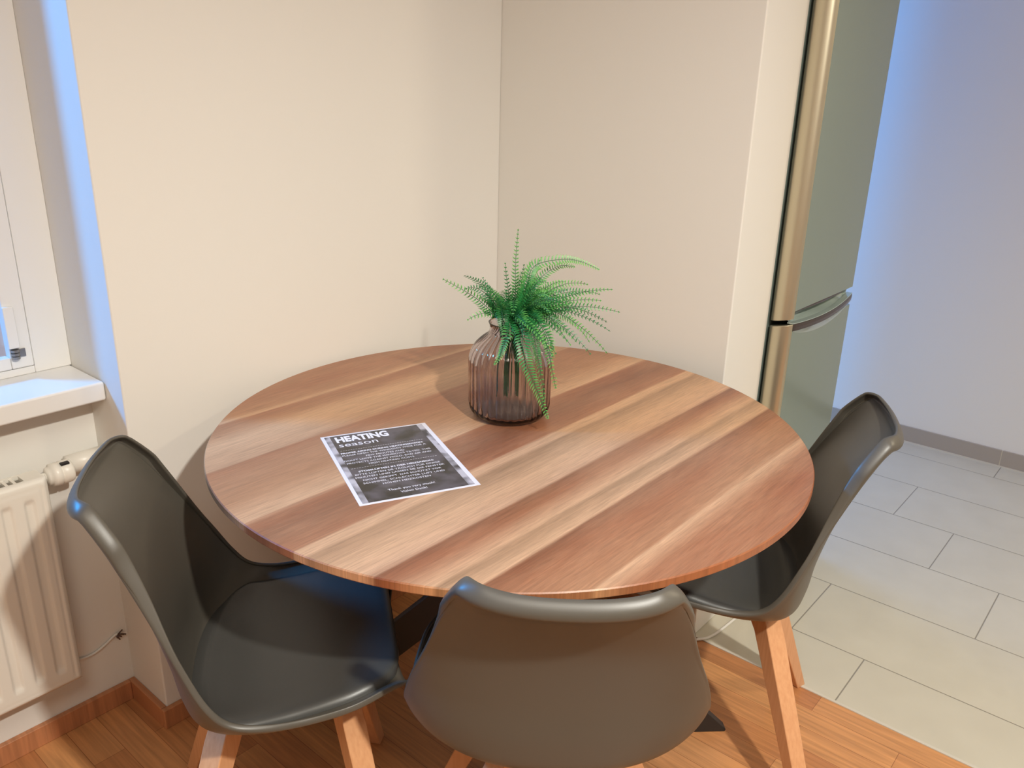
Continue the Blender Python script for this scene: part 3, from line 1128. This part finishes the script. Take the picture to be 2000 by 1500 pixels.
# the fronds that hang over the mouth and the two high arches, as points along the rib
SPINES = [[(-0.020, -0.028, 0.214), (-0.040, -0.060, 0.200), (-0.055, -0.080, 0.163), (-0.054, -0.101, 0.122), (-0.048, -0.118, 0.080), (-0.040, -0.131, 0.039)],
          [(-0.010, -0.034, 0.222), (-0.022, -0.070, 0.206), (-0.035, -0.094, 0.176), (-0.040, -0.106, 0.139), (-0.037, -0.119, 0.073)],
          [(0.000, -0.036, 0.222), (0.004, -0.060, 0.214), (-0.002, -0.096, 0.184), (-0.008, -0.107, 0.146), (-0.004, -0.119, 0.090)],
          [(-0.034, -0.003, 0.232), (-0.046, -0.018, 0.222), (-0.056, -0.031, 0.198), (-0.070, -0.042, 0.165)],
          [(-0.028, -0.022, 0.214), (-0.048, -0.036, 0.202), (-0.072, -0.046, 0.178), (-0.090, -0.050, 0.160), (-0.105, -0.048, 0.146)],
          [(-0.022, -0.024, 0.222), (-0.036, -0.056, 0.224), (-0.036, -0.088, 0.206), (-0.027, -0.109, 0.178)],
          [(0.012, -0.016, 0.240), (0.019, -0.022, 0.278), (0.037, -0.028, 0.312), (0.074, -0.064, 0.324), (0.100, -0.090, 0.320), (0.125, -0.117, 0.306)],
          [(0.012, -0.018, 0.235), (0.023, -0.027, 0.258), (0.061, -0.025, 0.287), (0.099, -0.039, 0.305), (0.124, -0.061, 0.302)]]
rnd = random.Random(11)


def vase_r(z):
    if z >= outer[-1][1]:
        return outer[-1][0]
    for (r0, z0), (r1, z1) in zip(outer[1:-1], outer[2:]):
        if z0 <= z <= z1:
            return lerp(r0, r1, (z - z0) / (z1 - z0))
    return outer[1][0]


def frond(tip, lift, idx, spine=None):
    tip = Vector(tip)
    side = Vector((tip.x, tip.y, 0))
    out = side.normalized() if side.length > 0.01 else Vector((0.3, -0.3, 0)).normalized()
    base = Vector((-0.004, -0.004, 0.05)) + Vector((rnd.uniform(-.010, .010), rnd.uniform(-.010, .010), rnd.uniform(-0.01, 0.02)))
    neck = Vector((out.x * 0.020, out.y * 0.020, 0.195)) + Vector((rnd.uniform(-.006, .006), rnd.uniform(-.006, .006), 0))
    ctrl = neck.lerp(tip, 0.42) + Vector((0, 0, lift * 0.9 + 0.012))
    ctrl0 = neck + Vector((0, 0, 0.012 + lift * 0.25))
    # keep drooping fronds clear of the vase body
    path = []
    n = 46
    bez = [neck, ctrl0, ctrl, tip]
    if lift >= 0.10:      # fronds hanging down in front of the vase
        ctrl0 = neck + Vector((out.x * 0.02, out.y * 0.02, 0.055))
        ctrl = Vector((tip.x * 1.0, tip.y * 1.0, 0.235))
        bez = [neck, ctrl0, ctrl, tip]
    wob = rnd.uniform(0, 6)
    if spine:
        sp = [tuple(neck)] + list(spine)
    sag = rnd.uniform(-0.010, 0.006)
    for i in range(n + 1):
        s = i / n
        p = (bez[0] * (1 - s) ** 3 + bez[1] * 3 * s * (1 - s) ** 2 + bez[2] * 3 * s * s * (1 - s) + bez[3] * s ** 3)
        if spine:
            p = Vector(catmull(sp, s * (len(sp) - 1)))
            sag = 0.0
        p = p + Vector((math.sin(s * 9 + wob), math.cos(s * 8 + wob), 0)) * 0.0034 * s + Vector((0, 0, sag * math.sin(PI * s)))
        rv = vase_r(p.z)
        rr = math.hypot(p.x, p.y)
        if p.z < 0.205 and rr > 0.032 and rr < rv + 0.009:
            p = Vector((p.x / rr * (rv + 0.009), p.y / rr * (rv + 0.009), p.z))
        path.append(p)
    length = sum((path[i + 1] - path[i]).length for i in range(n))
    bm = bmesh.new()
    lay = bm.verts.layers.float.new('tone')
    tone0 = rnd.choice((0.08, 0.2, 0.3, 0.38, 0.45)) + rnd.uniform(-0.05, 0.05)

    def tube_t(pts, rad, tone):
        before = len(bm.verts)
        tube(bm, pts, rad, 5)
        bm.verts.ensure_lookup_table()
        for v in bm.verts[before:]:
            v[lay] = tone
    stem_pts = [base.lerp(neck, k / 6) for k in range(6)] + path
    rads = [0.0013] * 6 + [lerp(0.0011, 0.0004, i / n) for i in range(n + 1)]
    tube_t(stem_pts, rads, tone0 * 0.75)
    # pinnae
    m = max(14, int(length / 0.0054))
    wmax = (0.0225 if lift >= 0.10 else 0.0195) + rnd.uniform(-.002, .003)
    face = (Vector((-0.55, -0.50, 0.55)) + Vector((rnd.uniform(-.6, .6), rnd.uniform(-.6, .6), rnd.uniform(-.3, .3)))).normalized()
    for i in range(m):
        s = 0.06 + 0.93 * i / (m - 1)
        f = s * n
        k = min(int(f), n - 1)
        p = path[k].lerp(path[k + 1], f - k)
        t = (path[k + 1] - path[k]).normalized()
        fc = face if p.z > 0.222 or math.hypot(p.x, p.y) > vase_r(p.z) + 0.03 else face.lerp(Vector((p.x, p.y, 0.0)).normalized(), min(1.0, (0.222 - p.z) / 0.02))
        if p.z < 0.21 and math.hypot(p.x, p.y) < vase_r(p.z) + 0.002:
            continue
        lat = t.cross(fc)
        if lat.length < 0.25:
            lat = t.cross(Vector((0.7, 0.7, 0.1)))
        lat.normalize()
        nrm = lat.cross(t).normalized()
        wl = wmax * rnd.uniform(0.88, 1.08) * min(1.0, (s / 0.22) ** 0.7) * (1 - s) ** 0.62 * 1.12 + 0.0016
        ww = 0.0022 * (0.55 + 0.6 * (1 - s))
        for sd in (-1, 1):
            d = (lat * sd * 0.93 + t * 0.34).normalized()
            d2 = (d + t * 0.25 - nrm * 0.10).normalized()
            q = [p, p + d * wl * 0.30 - t * ww, p + d * wl * 0.30 + t * ww, p + d * wl * 0.68 + nrm * wl * 0.07 - t * ww * 0.75,
                 p + d * wl * 0.68 + nrm * wl * 0.07 + t * ww * 0.75, p + d2 * wl]
            if any(x.z < 0.206 and math.hypot(x.x, x.y) < vase_r(x.z) + 0.003 for x in q):
                continue
            vs = [bm.verts.new(x) for x in q]
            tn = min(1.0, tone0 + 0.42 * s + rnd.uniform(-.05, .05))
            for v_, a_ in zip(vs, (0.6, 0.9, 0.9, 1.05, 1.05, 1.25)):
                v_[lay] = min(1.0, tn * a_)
            bm.faces.new((vs[0], vs[1], vs[2]))
            bm.faces.new((vs[1], vs[3], vs[4], vs[2]))
            bm.faces.new((vs[3], vs[5], vs[4]))
    me = bpy.data.meshes.new('frond')
    bm.to_mesh(me)
    bm.free()
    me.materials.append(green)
    o = bpy.data.objects.new('frond', me)
    COL.objects.link(o)
    o.parent = fern
    o.location = (0, 0, -0.03)
    return o


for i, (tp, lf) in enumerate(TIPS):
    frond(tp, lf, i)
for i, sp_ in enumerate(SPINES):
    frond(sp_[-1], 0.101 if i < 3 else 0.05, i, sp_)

# ------------------------------------------------------------------ laminated notice on the table
SHX, SHY = -0.920, -0.364
ang = math.atan2(-0.424, 0.906)
sheet = empty('notice_sheet', (SHX, SHY, TZ), ang)
tag(sheet, 'laminated dark notice about the heating season lying on the table', 'notice')
lam = new_mat('laminate_border', (0.78, 0.74, 0.76), 0.22)
bm = bmesh.new()
# slightly wavy sheet
nx_, ny_ = 14, 18
va = [[None] * (ny_ + 1) for _ in range(nx_ + 1)]


def sheet_z(u, v):
    return 0.0004


for i in range(nx_ + 1):
    for j in range(ny_ + 1):
        va[i][j] = bm.verts.new((0.210 * i / nx_, -0.297 * j / ny_, 0.0004))
for i in range(nx_):
    for j in range(ny_):
        bm.faces.new((va[i][j], va[i][j + 1], va[i + 1][j + 1], va[i + 1][j]))
pg = mesh_obj('laminated_page', bm, lam, sheet)
md = pg.modifiers.new('thickness', 'SOLIDIFY')
md.thickness = 0.0003
# print: dark panel with blurred photo strips at both sides
pr = new_mat('notice_print', (0.05, 0.045, 0.05), 0.24, spec=0.45)
t, N, L, b = nt(pr)
tc = N.new('ShaderNodeTexCoord')
n1 = N.new('ShaderNodeTexNoise')
n1.inputs['Scale'].default_value = 22
n1.inputs['Detail'].default_value = 2
L.new(tc.outputs['Object'], n1.inputs['Vector'])
r1 = N.new('ShaderNodeValToRGB')
r1.color_ramp.elements[0].position = 0.38
r1.color_ramp.elements[0].color = (0.022, 0.019, 0.016, 1)
r1.color_ramp.elements[1].position = 0.62
r1.color_ramp.elements[1].color = (0.085, 0.072, 0.080, 1)
L.new(n1.outputs['Fac'], r1.inputs[0])
L.new(r1.outputs[0], b.inputs['Base Color'])
strip_m = new_mat('notice_photo_strip', (0.3, 0.3, 0.3), 0.24, spec=0.45)
t, N, L, b = nt(strip_m)
tc = N.new('ShaderNodeTexCoord')
n1 = N.new('ShaderNodeTexNoise')
n1.inputs['Scale'].default_value = 26
n1.inputs['Detail'].default_value = 1.5
mp = N.new('ShaderNodeMapping')
mp.inputs['Location'].default_value = (3.1, 1.7, 0)
L.new(tc.outputs['Object'], mp.inputs[0])
L.new(mp.outputs[0], n1.inputs['Vector'])
r1 = N.new('ShaderNodeValToRGB')
r1.color_ramp.elements[0].position = 0.36
r1.color_ramp.elements[0].color = (0.045, 0.04, 0.045, 1)
r1.color_ramp.elements[1].position = 0.56
r1.color_ramp.elements[1].color = (0.50, 0.46, 0.48, 1)
L.new(n1.outputs['Fac'], r1.inputs[0])
L.new(r1.outputs[0], b.inputs['Base Color'])


def flat(name, x0, x1, v0, v1, z, mat):
    return mesh_obj(name, boxes((x0, x1, -v1, -v0, z, z + 0.00015)), mat, sheet)


flat('photo_strip', 0.0065, 0.0165, 0.005, 0.291, 0.0006, strip_m)
flat('photo_strip', 0.1905, 0.2015, 0.005, 0.291, 0.0006, strip_m)
flat('dark_panel', 0.0165, 0.1905, 0.005, 0.291, 0.0006, pr)
ink = new_mat('white_print', (0.85, 0.80, 0.83), 0.25)


def text(s, u0, u1, v0, v1, bold=0.0, name='lettering'):
    """lay a line of letters into the box u0..u1 (mm across), v0..v1 (mm down)"""
    cu = bpy.data.curves.new('letters', 'FONT')
    cu.body = s
    cu.size = 1.0
    cu.offset = bold
    cu.resolution_u = 3
    tmp = bpy.data.objects.new('letters', cu)
    COL.objects.link(tmp)
    dg = bpy.context.evaluated_depsgraph_get()
    me = bpy.data.meshes.new_from_object(tmp.evaluated_get(dg))
    bpy.data.objects.remove(tmp)
    bpy.data.curves.remove(cu)
    xs_ = [v.co.x for v in me.vertices]
    x0, x1 = min(xs_), max(xs_)
    cap = 0.72 + 2 * bold
    sx_ = (u1 - u0) / 1000 / (x1 - x0)
    sy_ = (v1 - v0) / 1000 / cap
    for v in me.vertices:
        v.co = ((v.co.x - x0) * sx_ + u0 / 1000, v.co.y * sy_ - v1 / 1000, 0.00085)
    me.materials.clear()
    me.materials.append(ink)
    o = bpy.data.objects.new(name, me)
    COL.objects.link(o)
    o.parent = sheet
    return o


text('HEATING', 24, 126, 9, 37, 0.045, 'heading')
text('season', 24, 98, 42, 60, 0.0, 'heading')
LINES = [('PROPER AIRING DURING HEATINGSEASON:', 19, 176, 86, 92, 0.03), ('PLEASE OPEN THE WINDOWS WIDE FOR A', 19, 178, 97, 103, 0.0), ('FEW MINUTES AND', 60, 132, 109, 115, 0.0),
         ("DON'T LEAVE THE WINDOWS TILTED. THIS", 17, 179, 120, 126, 0.0), ('PROTECTS AGAINST MOLD, BAD AIR AND', 19, 177, 132, 138, 0.0), ('HIGH HEATING COSTS', 56, 140, 143.5, 149.5, 0.0),
         ('STOSSLÜFTEN IN DER HEIZSAISON:', 30, 168, 170, 176, 0.03), ('BITTE LÜFTEN SIE TÄGLICH FÜR EINIGE', 21, 176, 182, 188, 0.0), ('MINUTEN UND LASSEN SIE DIE FENSTER', 19, 180, 193.5, 199.5, 0.0),
         ('NICHT GEKIPPT. DAS SCHÜTZT VOR', 29, 170, 206, 212, 0.0), ('SCHIMMEL, SCHLECHTER LUFT UND', 26, 172, 218, 224, 0.0), ('HOHEN HEIZKOSTEN', 57, 142, 229.5, 235.5, 0.0),
         ('Thank you very much!', 58, 140, 256, 263, 0.0), ('Vielen Dank!', 76, 122, 269, 276, 0.0)]
for s_, a_, b_, c_, d_, e_ in LINES:
    text(s_, a_, b_, c_, d_, e_)
for v_ in (77, 158):
    bm = bmesh.new()
    for i in range(34):
        x_ = 0.021 + i * 0.0047
        box(bm, x_, x_ + 0.0030, -(v_ + 0.6) / 1000, -v_ / 1000, 0.0008, 0.0009)
    mesh_obj('dashed_rule', bm, ink, sheet)
